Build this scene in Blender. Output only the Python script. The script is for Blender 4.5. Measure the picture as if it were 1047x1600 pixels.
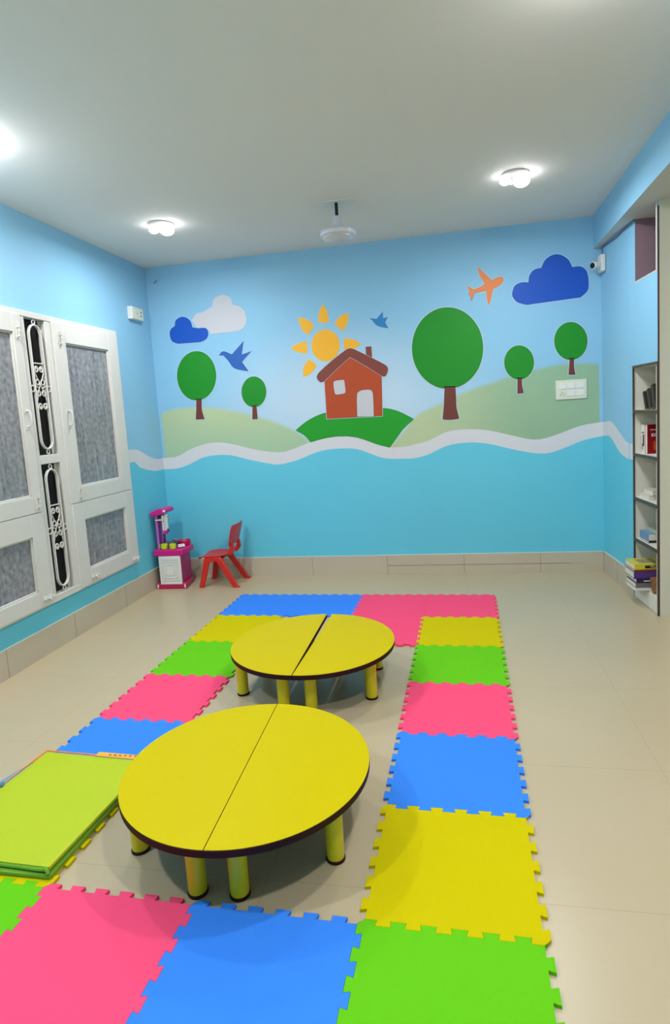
import bpy, bmesh, math, random
from mathutils import Vector, Matrix
from mathutils.geometry import tessellate_polygon
PI = math.pi
random.seed(7)
for o in list(bpy.data.objects): bpy.data.objects.remove(o, do_unlink=True)
C = bpy.context.scene.collection

# ------------------------------------------------------------------ camera
W_PX, H_PX = 1047.0, 1600.0
F_PX = 934.46
YAW, PITCH, ROLL, CAM_Z = -0.190209, 0.114019, -0.063003, 1.70298
fwd = Vector((math.sin(YAW)*math.cos(PITCH), math.cos(YAW)*math.cos(PITCH), -math.sin(PITCH)))
rgt = Vector((math.cos(YAW), -math.sin(YAW), 0))
upv = rgt.cross(fwd)
r2 = rgt*math.cos(ROLL) + upv*math.sin(ROLL)
u2 = -rgt*math.sin(ROLL) + upv*math.cos(ROLL)
cam = bpy.data.objects.new('camera', bpy.data.cameras.new('camera')); C.objects.link(cam)
m3 = Matrix((r2, u2, -fwd)).transposed()
cam.matrix_world = Matrix.Translation((0, 0, CAM_Z)) @ m3.to_4x4()
cam.data.sensor_fit = 'HORIZONTAL'; cam.data.sensor_width = 36
cam.data.lens = F_PX/W_PX*36
cam.data.shift_x = -10.12/W_PX
cam.data.shift_y = -44.72/W_PX
cam.data.clip_start = .05
bpy.context.scene.camera = cam

# ------------------------------------------------------------------ light and exposure
vs = bpy.context.scene.view_settings
vs.view_transform = 'Standard'; vs.look = 'None'; vs.gamma = 1; vs.use_curve_mapping = False
vs.exposure = 1.43
LAMP_STRENGTH = 6.5           # emission of the frosted bulbs of the ceiling fixtures
LAMP_WATT = 8.6               # downward light of each ceiling fixture
LAMP_COLOR = (.985, .985, 1.0)
world = bpy.data.worlds.new('world'); bpy.context.scene.world = world
world.use_nodes = True
world.node_tree.nodes['Background'].inputs[0].default_value = (.05, .06, .09, 1)
world.node_tree.nodes['Background'].inputs[1].default_value = .3

# room measures (metres)
XL, XB, YB, YF, XR, H = -3.17, 1.346, 6.133, -1.6, 3.2, 3.386   # left wall, beam face, back wall, wall behind camera, far right wall, ceiling
SOFFIT = 3.09
RA = Vector((1.410, 6.133)); RD = Vector((.07262, -.99736)); RN = Vector((.99736, .07262)); RLEN = 1.2944   # lower right wall: start, run, into the wall

# ------------------------------------------------------------------ helpers
def lin(c):
    return tuple(((v/255/12.92) if v/255 <= .04045 else ((v/255+.055)/1.055)**2.4) for v in c)
def mat(name, rgb, rough=.5, spec=.4, metal=0, noise=0, nscale=8, bump=0, bscale=200, emit=0, coat=0, trans=0):
    m = bpy.data.materials.new(name); m.use_nodes = True
    nt = m.node_tree; b = nt.nodes['Principled BSDF']
    c = lin(rgb)
    b.inputs['Base Color'].default_value = (*c, 1)
    b.inputs['Roughness'].default_value = rough
    b.inputs['Specular IOR Level'].default_value = spec
    b.inputs['Metallic'].default_value = metal
    b.inputs['Coat Weight'].default_value = coat
    b.inputs['Transmission Weight'].default_value = trans
    if emit:
        b.inputs['Emission Color'].default_value = (*LAMP_COLOR, 1); b.inputs['Emission Strength'].default_value = emit
    tc = nt.nodes.new('ShaderNodeTexCoord')
    if noise:
        n = nt.nodes.new('ShaderNodeTexNoise'); n.inputs['Scale'].default_value = nscale; n.inputs['Detail'].default_value = 4
        nt.links.new(tc.outputs['Object'], n.inputs['Vector'])
        mx = nt.nodes.new('ShaderNodeMix'); mx.data_type = 'RGBA'
        mx.inputs['A'].default_value = (*[v*(1-noise) for v in c], 1); mx.inputs['B'].default_value = (*[min(1, v*(1+noise)) for v in c], 1)
        nt.links.new(n.outputs['Fac'], mx.inputs['Factor']); nt.links.new(mx.outputs['Result'], b.inputs['Base Color'])
    if bump:
        n2 = nt.nodes.new('ShaderNodeTexNoise'); n2.inputs['Scale'].default_value = bscale
        nt.links.new(tc.outputs['Object'], n2.inputs['Vector'])
        bp = nt.nodes.new('ShaderNodeBump'); bp.inputs['Strength'].default_value = bump; bp.inputs['Distance'].default_value = .002
        nt.links.new(n2.outputs['Fac'], bp.inputs['Height']); nt.links.new(bp.outputs['Normal'], b.inputs['Normal'])
    return m

class MB:
    """collects simple solids, links them as one mesh object"""
    def __init__(s): s.v = []; s.f = []; s.m = []; s.cur = 0
    def add(s, vs, fs):
        k = len(s.v); s.v += [tuple(v) for v in vs]; s.f += [[k+i for i in f] for f in fs]; s.m += [s.cur]*len(fs); return s
    def box(s, x0, x1, y0, y1, z0, z1, M=None):
        vs = [Vector(p) for p in ((x0,y0,z0),(x1,y0,z0),(x1,y1,z0),(x0,y1,z0),(x0,y0,z1),(x1,y0,z1),(x1,y1,z1),(x0,y1,z1))]
        if M is not None: vs = [M @ v for v in vs]
        return s.add(vs, [(0,3,2,1),(4,5,6,7),(0,1,5,4),(1,2,6,5),(2,3,7,6),(3,0,4,7)])
    def cyl(s, p0, p1, r0, r1=None, n=24, sx=1.0):
        r1 = r0 if r1 is None else r1
        p0, p1 = Vector(p0), Vector(p1); a = (p1-p0).normalized()
        t = Vector((0,0,1)) if abs(a.z) < .9 else Vector((1,0,0))
        u = a.cross(t).normalized(); w = a.cross(u)
        vs = []
        for p, r in ((p0, r0), (p1, r1)):
            for i in range(n):
                q = 2*PI*i/n; vs.append(p + u*r*math.cos(q)*sx + w*r*math.sin(q))
        fs = [(i, (i+1) % n, n+(i+1) % n, n+i) for i in range(n)] + [tuple(range(n))[::-1], tuple(range(n, 2*n))]
        return s.add(vs, fs)
    def tube(s, path, r, closed=False, n=8):
        P = [Vector(p) for p in path]; N = len(P); vs = []; prev = None
        for i, p in enumerate(P):
            a = P[(i+1) % N] if (closed or i < N-1) else P[i]; b = P[i-1] if (closed or i > 0) else P[i]
            t = (a-b).normalized()
            ref = prev if prev is not None else (Vector((0,0,1)) if abs(t.z) < .9 else Vector((1,0,0)))
            u = (ref - t*ref.dot(t)); u = u.normalized() if u.length > 1e-6 else t.orthogonal().normalized()
            prev = u; w = t.cross(u)
            for k in range(n):
                q = 2*PI*k/n; vs.append(p + (u*math.cos(q)+w*math.sin(q))*r)
        fs = []
        for i in range(N if closed else N-1):
            j = (i+1) % N
            for k in range(n): fs.append((i*n+k, i*n+(k+1) % n, j*n+(k+1) % n, j*n+k))
        if not closed: fs += [tuple(range(n))[::-1], tuple(range((N-1)*n, N*n))]
        return s.add(vs, fs)
    def prism(s, poly, a, b, f=lambda x, y, z: (x, y, z), tri=False):
        """poly in the plane, from depth a to depth b; f maps (u, v, depth) to a point"""
        n = len(poly)
        vs = [f(x, y, a) for x, y in poly] + [f(x, y, b) for x, y in poly]
        fs = [(i, (i+1) % n, n+(i+1) % n, n+i) for i in range(n)]
        if tri:
            T = [q for q in tessellate_polygon([[Vector((x, y, 0)) for x, y in poly]])]
            fs += [tuple(n+i for i in q) for q in T]
        else: fs += [tuple(range(n))[::-1], tuple(range(n, 2*n))]
        return s.add(vs, fs)
    def lathe(s, prof, n=32, c=(0,0,0), M=None):
        c = Vector(c); vs = []
        for r, z in prof:
            for i in range(n):
                q = 2*PI*i/n; v = Vector((r*math.cos(q), r*math.sin(q), z))
                vs.append((M @ v if M is not None else v) + c)
        fs = []
        for k in range(len(prof)-1):
            for i in range(n): fs.append((k*n+i, k*n+(i+1) % n, (k+1)*n+(i+1) % n, (k+1)*n+i))
        fs += [tuple(range(n))[::-1], tuple(range((len(prof)-1)*n, len(prof)*n))]
        return s.add(vs, fs)
    def sphere(s, c, r, n=20, k=12, sc=(1,1,1)):
        prof = [(max(1e-4, math.sin(PI*i/k))*r, -math.cos(PI*i/k)*r) for i in range(k+1)]
        return s.lathe(prof, n, c, Matrix.Diagonal(sc))
    def build(s, name, m, parent=None, loc=None, rotz=0, bevel=0, seg=2, smooth=True, matrix=None):
        me = bpy.data.meshes.new(name); me.from_pydata(s.v, [], s.f); 
        ms = m if isinstance(m, (list, tuple)) else [m]
        for q in ms: me.materials.append(q)
        for p, i in zip(me.polygons, s.m): p.material_index = i
        bm = bmesh.new(); bm.from_mesh(me); bmesh.ops.recalc_face_normals(bm, faces=bm.faces); bm.to_mesh(me); bm.free()
        if smooth:
            me.shade_smooth(); me.set_sharp_from_angle(angle=math.radians(38))
        o = bpy.data.objects.new(name, me); C.objects.link(o)
        if parent: o.parent = parent
        if loc is not None: o.location = loc
        o.rotation_euler = (0, 0, rotz)
        if matrix is not None: o.matrix_local = matrix
        if bevel:
            b = o.modifiers.new('bevel', 'BEVEL'); b.width = bevel; b.segments = seg; b.limit_method = 'ANGLE'; b.angle_limit = math.radians(40)
        return o
def tag(o, label, cat, group=None, kind=None):
    o['label'] = label; o['category'] = cat
    if group: o['group'] = group
    if kind: o['kind'] = kind
    return o
def thing(name, label, cat, loc=(0,0,0), rotz=0, group=None):
    o = bpy.data.objects.new(name, None); C.objects.link(o); o.location = loc; o.rotation_euler = (0,0,rotz)
    o.empty_display_size = .05
    return tag(o, label, cat, group)
def struct(o):
    o['kind'] = 'structure'; return o
def rounded(x0, x1, y0, y1, r, n=5):
    out = []
    for cx, cy, a in ((x1-r, y1-r, 0), (x0+r, y1-r, 90), (x0+r, y0+r, 180), (x1-r, y0+r, 270)):
        for i in range(n+1):
            q = math.radians(a+90*i/n); out.append((cx+r*math.cos(q), cy+r*math.sin(q)))
    return out
def smooth_poly(pts, k=5):
    """closed outline; points with a third value are corners, the rest are rounded through"""
    n = len(pts); out = []
    for i in range(n):
        p1, p2 = pts[i], pts[(i+1) % n]
        a, b = Vector(p1[:2]), Vector(p2[:2])
        p0 = Vector(pts[i-1][:2]); p3 = Vector(pts[(i+2) % n][:2])
        t1 = (b-a)*.5 if len(p1) > 2 else (b-p0)*.5
        t2 = (b-a)*.5 if len(p2) > 2 else (p3-a)*.5
        L = (b-a).length
        if t1.length > L: t1 *= L/t1.length
        if t2.length > L: t2 *= L/t2.length
        for j in range(k):
            t = j/k; h00 = 2*t**3-3*t**2+1; h10 = t**3-2*t**2+t; h01 = -2*t**3+3*t**2; h11 = t**3-t**2
            q = a*h00+t1*h10+b*h01+t2*h11; out.append((q.x, q.y))
    return out
def offset_poly(P, d):
    A = sum(P[i-1][0]*P[i][1]-P[i][0]*P[i-1][1] for i in range(len(P)))
    sg = 1 if A > 0 else -1; out = []
    n = len(P)
    for i in range(n):
        a, b, c = Vector(P[i-1]), Vector(P[i]), Vector(P[(i+1) % n])
        e1, e2 = (b-a), (c-b)
        if e1.length < 1e-6 or e2.length < 1e-6: continue
        e1.normalize(); e2.normalize()
        n1 = Vector((e1.y, -e1.x)); n2 = Vector((e2.y, -e2.x)); m = n1+n2
        m = m/max(.9, m.length**2/2) if m.length > .3 else n1
        out.append((b.x+m.x*d*sg, b.y+m.y*d*sg))
    return out
def text_obj(name, body, size, M, m, parent=None, ext=.0004):
    cu = bpy.data.curves.new(name, 'FONT'); cu.body = body; cu.size = size; cu.extrude = ext; cu.align_x = 'CENTER'; cu.align_y = 'CENTER'
    t = bpy.data.objects.new(name, cu); C.objects.link(t)
    me = bpy.data.meshes.new_from_object(t); bpy.data.objects.remove(t, do_unlink=True)
    me.materials.clear(); me.materials.append(m)
    o = bpy.data.objects.new(name, me); C.objects.link(o)
    if parent: o.parent = parent
    o.matrix_local = M
    return o
def rw(s, d, z):
    p = RA + RD*s + RN*d; return Vector((p.x, p.y, z))
RW_ROT = math.atan2(RD.y, RD.x)          # local +x runs along the lower right wall towards the camera, local +y goes into the wall... 

# ------------------------------------------------------------------ materials
def wall_material(name, hills=False, lighter=True):
    m = bpy.data.materials.new(name); m.use_nodes = True; nt = m.node_tree; N = nt.nodes; Lk = nt.links
    b = N['Principled BSDF']; b.inputs['Roughness'].default_value = .55; b.inputs['Specular IOR Level'].default_value = .3
    tc = N.new('ShaderNodeTexCoord'); sp = N.new('ShaderNodeSeparateXYZ'); Lk.new(tc.outputs['Object'], sp.inputs[0])
    def math_(op, a, b_=None, clamp=False):
        n = N.new('ShaderNodeMath'); n.operation = op; n.use_clamp = clamp
        for i, v in enumerate((a, b_)):
            if v is None: continue
            if isinstance(v, (int, float)): n.inputs[i].default_value = v
            else: Lk.new(v, n.inputs[i])
        return n.outputs[0]
    def smooth(v, a, b_):
        n = N.new('ShaderNodeMapRange'); n.interpolation_type = 'SMOOTHSTEP'
        n.inputs['From Min'].default_value = a; n.inputs['From Max'].default_value = b_; Lk.new(v, n.inputs['Value']); return n.outputs['Result']
    def mix(f, A, B):
        n = N.new('ShaderNodeMix'); n.data_type = 'RGBA'; Lk.new(f, n.inputs['Factor'])
        for k, v in (('A', A), ('B', B)):
            if isinstance(v, tuple): n.inputs[k].default_value = (*v, 1)
            else: Lk.new(v, n.inputs[k])
        return n.outputs['Result']
    x, z = sp.outputs['X'], sp.outputs['Z']
    col = SKY
    if hills:
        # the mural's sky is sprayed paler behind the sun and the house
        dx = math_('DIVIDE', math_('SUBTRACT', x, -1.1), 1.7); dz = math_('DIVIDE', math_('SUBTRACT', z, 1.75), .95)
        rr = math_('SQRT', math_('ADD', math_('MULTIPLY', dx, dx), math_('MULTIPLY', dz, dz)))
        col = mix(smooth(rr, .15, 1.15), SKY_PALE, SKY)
        for pts, soft in ((HILL_L, .035), (HILL_R, .035)):
            fc = N.new('ShaderNodeFloatCurve'); cv = fc.mapping.curves[0]
            x0, x1 = -3.2, 1.45; z0, z1 = 0., 3.
            P = [((px-x0)/(x1-x0), (pz-z0)/(z1-z0)) for px, pz in pts]
            if pts is HILL_L: P = [(max(0, P[0][0]-.01), .3)] + P + [(P[-1][0]+.01, .3), (1, .3)]
            else: P = [(0, .3), (P[0][0]-.01, .35)] + P + [(1, P[-1][1])]
            cv.points[0].location = P[0]; cv.points[1].location = P[-1]
            for q in P[1:-1]: cv.points.new(*q)
            fc.mapping.update()
            t = math_('DIVIDE', math_('SUBTRACT', x, x0), x1-x0, True); Lk.new(t, fc.inputs['Value'])
            top = math_('MULTIPLY', fc.outputs[0], z1)
            f = smooth(math_('SUBTRACT', top, z), -soft*.6, soft)
            if pts is HILL_R:
                hc = mix(smooth(x, -.4, .75), HILL_Y, HILL_G)
            else: hc = mix(smooth(z, 1.35, 1.9), HILL_G2, HILL_Y)
            edge = smooth(x, 1.372, 1.388) if pts is HILL_R else math_('SUBTRACT', 1, smooth(x, -3.165, -3.12))
            f2 = math_('MULTIPLY', f, math_('SUBTRACT', 1, edge))
            col = mix(f2, col, hc)
    nz = N.new('ShaderNodeTexNoise'); nz.inputs['Scale'].default_value = 1.6; nz.inputs['Detail'].default_value = 3; Lk.new(tc.outputs['Object'], nz.inputs['Vector'])
    hs = N.new('ShaderNodeHueSaturation')
    Lk.new(math_('ADD', math_('MULTIPLY', nz.outputs['Fac'], .08), .96), hs.inputs['Value'])
    if isinstance(col, tuple): hs.inputs['Color'].default_value = (*col, 1)
    else: Lk.new(col, hs.inputs['Color'])
    Lk.new(hs.outputs[0], b.inputs['Base Color'])
    n2 = N.new('ShaderNodeTexNoise'); n2.inputs['Scale'].default_value = 60; Lk.new(tc.outputs['Object'], n2.inputs['Vector'])
    bp = N.new('ShaderNodeBump'); bp.inputs['Strength'].default_value = .08; bp.inputs['Distance'].default_value = .003
    Lk.new(n2.outputs['Fac'], bp.inputs['Height']); Lk.new(bp.outputs['Normal'], b.inputs['Normal'])
    return m
# mural outlines, in metres on the back wall: (x, height)
MURAL = {
 'white_cloud': [(-2.685,2.795,1),(-2.636,2.855),(-2.562,2.869),(-2.496,2.895),(-2.442,2.917,1),(-2.431,2.976),(-2.375,3.016),(-2.304,3.022),(-2.241,2.984),(-2.22,2.912,1),(-2.145,2.889),(-2.094,2.827),(-2.084,2.747),(-2.115,2.676),(-2.18,2.645,1),(-2.482,2.639,1),(-2.506,2.692,1),(-2.629,2.71,1)],
 'blue_cloud_small': [(-2.954,2.677),(-2.934,2.729),(-2.886,2.757,1),(-2.872,2.812),(-2.813,2.844),(-2.746,2.833),(-2.701,2.789),(-2.686,2.726,1),(-2.629,2.713),(-2.534,2.702),(-2.514,2.639),(-2.545,2.588),(-2.611,2.564,1),(-2.87,2.567,1),(-2.935,2.602)],
 'tree1': [(-2.47,2.199),(-2.488,2.121),(-2.526,2.052),(-2.58,1.998),(-2.644,1.965),(-2.714,1.957),(-2.781,1.974),(-2.839,2.015),(-2.882,2.076),(-2.907,2.151),(-2.91,2.232),(-2.891,2.311),(-2.852,2.38),(-2.798,2.433),(-2.733,2.464),(-2.664,2.471),(-2.598,2.454),(-2.541,2.413),(-2.498,2.353),(-2.474,2.279)],
 'trunk1': [(-2.713,1.962,1),(-2.657,1.959,1),(-2.665,1.849),(-2.644,1.751,1),(-2.739,1.754,1),(-2.724,1.853)],
 'tree2': [(-1.928,1.992),(-1.939,1.945),(-1.961,1.902),(-1.993,1.869),(-2.032,1.849),(-2.074,1.844),(-2.115,1.855),(-2.15,1.879),(-2.177,1.916),(-2.193,1.962),(-2.195,2.011),(-2.184,2.059),(-2.161,2.101),(-2.129,2.134),(-2.09,2.153),(-2.048,2.158),(-2.008,2.147),(-1.973,2.122),(-1.946,2.086),(-1.931,2.041)],
 'trunk2': [(-2.085,1.85,1),(-2.048,1.848,1),(-2.045,1.717,1),(-2.099,1.718,1)],
 'bird1': [(-2.42,2.406,1),(-2.384,2.444),(-2.347,2.446),(-2.272,2.41,1),(-2.127,2.54,1),(-2.162,2.399,1),(-2.048,2.427,1),(-2.165,2.322,1),(-2.1,2.218,1),(-2.257,2.262),(-2.321,2.347),(-2.368,2.405,1)],
 'bird2': [(-0.79,2.649,1),(-0.759,2.646),(-0.718,2.637,1),(-0.649,2.704,1),(-0.648,2.636,1),(-0.601,2.649,1),(-0.63,2.591,1),(-0.599,2.533,1),(-0.691,2.556),(-0.736,2.588),(-0.76,2.623,1)],
 'sun': [(-1.109,2.407),(-1.119,2.359),(-1.143,2.316),(-1.178,2.284),(-1.22,2.264),(-1.267,2.26),(-1.312,2.272),(-1.352,2.297),(-1.382,2.335),(-1.4,2.381),(-1.404,2.431),(-1.393,2.48),(-1.369,2.522),(-1.334,2.554),(-1.291,2.573),(-1.245,2.577),(-1.2,2.565),(-1.161,2.539),(-1.131,2.502),(-1.113,2.456)],
 'ray0': [(-1.255,2.831,1),(-1.217,2.759),(-1.206,2.648,1),(-1.262,2.648),(-1.315,2.658,1),(-1.297,2.766)],
 'ray1': [(-1.525,2.725,1),(-1.426,2.693),(-1.363,2.626,1),(-1.396,2.582),(-1.437,2.539,1),(-1.5,2.617)],
 'ray2': [(-1.627,2.417,1),(-1.552,2.46),(-1.45,2.475,1),(-1.452,2.416),(-1.451,2.353,1),(-1.545,2.373)],
 'ray3': [(-1.514,2.116,1),(-1.502,2.213),(-1.447,2.292,1),(-1.402,2.265),(-1.362,2.22,1),(-1.432,2.147)],
 'ray4': [(-0.996,2.718,1),(-1.077,2.7),(-1.145,2.637,1),(-1.111,2.588),(-1.065,2.546,1),(-1.015,2.626)],
 'ray5': [(-0.889,2.403,1),(-0.96,2.452),(-1.062,2.476,1),(-1.062,2.425),(-1.066,2.363,1),(-0.965,2.36)],
 'house_wall': [(-1.289,2.092,1),(-1.006,2.304,1),(-0.697,2.082,1),(-0.712,1.666,1),(-1.29,1.672,1)],
 'house_roof': [(-1.367,2.1),(-1.342,2.148),(-1.185,2.267),(-1.032,2.361),(-0.979,2.361),(-0.812,2.269),(-0.648,2.169),(-0.629,2.129),(-0.653,2.069),(-0.685,2.063,1),(-0.844,2.176),(-1.007,2.284,1),(-1.151,2.178),(-1.294,2.058,1),(-1.335,2.053)],
 'house_chimney': [(-0.841,2.368,1),(-0.786,2.369,1),(-0.785,2.236,1),(-0.841,2.266,1)],
 'house_window': [(-1.198,2.033),(-1.18,2.053),(-1.091,2.057),(-1.082,2.038),(-1.077,1.933),(-1.097,1.918),(-1.176,1.913),(-1.191,1.93)],
 'house_door': [(-0.97,1.674,1),(-0.959,1.899),(-0.922,1.935),(-0.818,1.936),(-0.795,1.887),(-0.799,1.666,1)],
 'mound': [(-1.632,1.571,1),(-1.5,1.66),(-1.33,1.725),(-1.056,1.753),(-0.702,1.741),(-0.555,1.703),(-0.395,1.612,1),(-0.498,1.53),(-0.582,1.43),(-0.653,1.341,1),(-0.915,1.422,1),(-1.472,1.425,1),(-1.538,1.509)],
 'big_tree': [(0.312,2.264),(0.3,2.178),(0.273,2.098),(0.23,2.027),(0.174,1.968),(0.107,1.926),(0.034,1.902),(-0.044,1.897),(-0.12,1.912),(-0.192,1.947),(-0.256,1.999),(-0.309,2.067),(-0.347,2.145),(-0.369,2.231),(-0.373,2.32),(-0.36,2.407),(-0.33,2.488),(-0.285,2.559),(-0.228,2.616),(-0.16,2.656),(-0.087,2.678),(-0.011,2.68),(0.064,2.664),(0.134,2.629),(0.196,2.577),(0.247,2.511),(0.285,2.435),(0.306,2.351)],
 'big_trunk': [(-0.069,1.91,1),(0.03,1.903,1),(0.033,1.805),(0.033,1.707),(0.055,1.594,1),(-0.026,1.587),(-0.102,1.596,1),(-0.085,1.725)],
 'tree3': [(0.786,2.088),(0.778,2.04),(0.758,1.997),(0.727,1.963),(0.688,1.943),(0.646,1.938),(0.604,1.949),(0.567,1.975),(0.537,2.013),(0.519,2.059),(0.514,2.109),(0.522,2.159),(0.543,2.202),(0.574,2.234),(0.613,2.254),(0.655,2.258),(0.696,2.247),(0.733,2.222),(0.762,2.184),(0.78,2.138)],
 'trunk3': [(0.634,1.944,1),(0.669,1.941,1),(0.669,1.879),(0.682,1.804,1),(0.628,1.803,1)],
 'tree4': [(1.277,2.251),(1.269,2.198),(1.248,2.152),(1.215,2.116),(1.173,2.094),(1.128,2.089),(1.082,2.101),(1.041,2.129),(1.009,2.171),(0.989,2.221),(0.983,2.276),(0.991,2.329),(1.013,2.376),(1.047,2.412),(1.088,2.433),(1.134,2.437),(1.179,2.425),(1.219,2.396),(1.251,2.355),(1.271,2.305)],
 'trunk4': [(1.12,2.094,1),(1.154,2.091,1),(1.152,2.023),(1.163,1.947,1),(1.107,1.949,1)],
 'plane': [(0.526,2.895),(0.514,2.916),(0.481,2.92),(0.419,2.895,1),(0.355,2.964),(0.291,3.032,1),(0.309,2.958),(0.356,2.871,1),(0.32,2.849),(0.246,2.825,1),(0.185,2.867,1),(0.208,2.817,1),(0.194,2.787,1),(0.217,2.783,1),(0.217,2.72,1),(0.249,2.796,1),(0.37,2.809,1),(0.368,2.735),(0.384,2.665,1),(0.405,2.735),(0.426,2.816,1),(0.485,2.843),(0.521,2.875)],
 'big_cloud': [(0.603,2.753),(0.628,2.823),(0.69,2.851),(0.756,2.845,1),(0.768,2.911),(0.813,2.957),(0.876,2.967,1),(0.915,3.037),(0.986,3.074),(1.055,3.066),(1.123,3.015),(1.155,2.945,1),(1.229,2.942),(1.281,2.898),(1.299,2.806),(1.29,2.717),(1.225,2.659,1),(0.735,2.636,1),(0.654,2.666),(0.614,2.711)],
}
BAND_TOP = [(-3.222, 1.352), (-3.007, 1.359), (-2.817, 1.44), (-2.574, 1.491), (-2.37, 1.467), (-2.086, 1.388), (-1.832, 1.348), (-1.66, 1.38), (-1.46, 1.445), (-1.236, 1.484), (-1.02, 1.472), (-0.836, 1.404), (-0.705, 1.35), (-0.547, 1.336), (-0.4, 1.355), (-0.243, 1.391), (-0.086, 1.461), (0.067, 1.481), (0.303, 1.465), (0.514, 1.409), (0.722, 1.35), (0.846, 1.344), (1.011, 1.388), (1.215, 1.455), (1.406, 1.478)]
BAND_BOTTOM = [(-3.219, 1.229), (-3.02, 1.228), (-2.864, 1.267), (-2.677, 1.34), (-2.41, 1.349), (-2.181, 1.288), (-1.983, 1.24), (-1.842, 1.219), (-1.641, 1.256), (-1.412, 1.332), (-1.218, 1.355), (-1.001, 1.341), (-0.843, 1.279), (-0.712, 1.23), (-0.527, 1.216), (-0.384, 1.219), (-0.249, 1.253), (-0.07, 1.327), (0.149, 1.348), (0.341, 1.323), (0.51, 1.274), (0.718, 1.22), (0.884, 1.201), (1.029, 1.237), (1.233, 1.312), (1.414, 1.344)]
HILL_L = [(-3.166, 1.824), (-3.045, 1.873), (-2.774, 1.889), (-2.481, 1.859), (-2.196, 1.792), (-1.918, 1.699), (-1.673, 1.584), (-1.487, 1.452), (-1.356, 1.337)]
HILL_R = [(-0.719, 1.292), (-0.576, 1.421), (-0.434, 1.57), (-0.341, 1.664), (-0.161, 1.741), (-0.006, 1.807), (0.168, 1.871), (0.425, 1.939), (0.656, 1.997), (0.821, 2.027), (1.004, 2.055), (1.205, 2.054), (1.412, 2.038)]
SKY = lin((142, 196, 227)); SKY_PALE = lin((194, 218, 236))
HILL_Y = lin((186, 203, 160)); HILL_G = lin((150, 184, 150)); HILL_G2 = lin((168, 200, 165))
M_wall = wall_material('blue wall paint')
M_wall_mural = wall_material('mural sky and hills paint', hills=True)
M_sea = mat('turquoise wall paint', (102, 202, 226), .5, .3, noise=.04, nscale=1.5, bump=.08, bscale=60)
M_band = mat('white wave paint', (216, 217, 222), .55, .3)
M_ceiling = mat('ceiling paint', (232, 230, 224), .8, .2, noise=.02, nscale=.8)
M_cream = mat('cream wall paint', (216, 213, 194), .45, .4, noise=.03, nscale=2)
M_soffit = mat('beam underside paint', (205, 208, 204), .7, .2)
M_skirt = mat('skirting tile', (196, 184, 162), .3, .5, noise=.07, nscale=2.5)
M_grout = mat('grout line', (210, 208, 190), .8)
M_joint = mat('dark joint', (140, 126, 105), .8)
M_white = mat('white gloss paint', (214, 212, 206), .35, .5, noise=.03, nscale=6)
M_whitepl = mat('white plastic', (232, 231, 226), .35, .5)
M_ivory = mat('ivory plastic', (222, 224, 205), .35, .5)
M_dark = mat('dark hole', (22, 22, 24), .6)
M_grey = mat('grey plastic', (150, 150, 150), .5)
M_yellowtop = mat('yellow laminate', (197, 179, 0), .42, .06)
M_yellowleg = mat('yellow plastic leg', (222, 208, 20), .35, .5)
M_edge = mat('dark brown edge band', (50, 20, 22), .6, .15)
M_pink = mat('pink foam', (245, 78, 120), .8, .12, bump=.25, bscale=420)
M_blue = mat('blue foam', (56, 132, 238), .8, .12, bump=.25, bscale=420)
M_green = mat('green foam', (100, 192, 20), .8, .12, bump=.25, bscale=420)
M_yellow = mat('yellow foam', (202, 187, 0), .8, .08, bump=.25, bscale=420)
M_mattress = mat('lime green vinyl', (176, 192, 34), .55, .2, noise=.04, nscale=5)
M_mattress_shade = mat('green vinyl shaded side', (112, 160, 48), .6, .2)  # shade on the mattress side put into a darker green
M_orange = mat('orange piping', (238, 140, 50), .5)
M_bluevinyl = mat('light blue vinyl', (70, 150, 200), .45)
M_red = mat('red plastic', (206, 34, 26), .35, .5)
M_darkframe = mat('dark stone edging', (74, 62, 52), .4, .5, noise=.1, nscale=20)
M_shelfwhite = mat('white shelf laminate', (222, 218, 205), .5, .3)

# ------------------------------------------------------------------ setting: floor, ceiling, walls
def floor_material():
    m = bpy.data.materials.new('cream vitrified floor tile'); m.use_nodes = True; nt = m.node_tree; N = nt.nodes; Lk = nt.links
    b = N['Principled BSDF']; b.inputs['Roughness'].default_value = .30; b.inputs['Specular IOR Level'].default_value = .45
    tc = N.new('ShaderNodeTexCoord'); sp = N.new('ShaderNodeSeparateXYZ'); Lk.new(tc.outputs['Object'], sp.inputs[0])
    def mm(op, a, c=None):
        n = N.new('ShaderNodeMath'); n.operation = op
        for i, v in enumerate((a, c)):
            if v is None: continue
            if isinstance(v, (int, float)): n.inputs[i].default_value = v
            else: Lk.new(v, n.inputs[i])
        return n.outputs[0]
    def joint(v, off, w):
        t = mm('ADD', v, off); r = mm('PINGPONG', t, w/2); return mm('LESS_THAN', r, .0017)
    j = mm('MAXIMUM', joint(sp.outputs['X'], 4*.81-.06, .81), joint(sp.outputs['Y'], 4*.82-1.945, .82))
    n = N.new('ShaderNodeTexNoise'); n.inputs['Scale'].default_value = .9; n.inputs['Detail'].default_value = 5; Lk.new(tc.outputs['Object'], n.inputs['Vector'])
    cr = N.new('ShaderNodeValToRGB'); cr.color_ramp.elements[0].position = .3; cr.color_ramp.elements[1].position = .7
    cr.color_ramp.elements[0].color = (*lin((186, 169, 136)), 1); cr.color_ramp.elements[1].color = (*lin((192, 176, 146)), 1)
    Lk.new(n.outputs['Fac'], cr.inputs[0])
    mx = N.new('ShaderNodeMix'); mx.data_type = 'RGBA'; Lk.new(mm('MULTIPLY', j, .38), mx.inputs['Factor']); Lk.new(cr.outputs[0], mx.inputs['A'])
    mx.inputs['B'].default_value = (*lin((140, 128, 105)), 1)
    Lk.new(mx.outputs['Result'], b.inputs['Base Color']); return m
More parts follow.
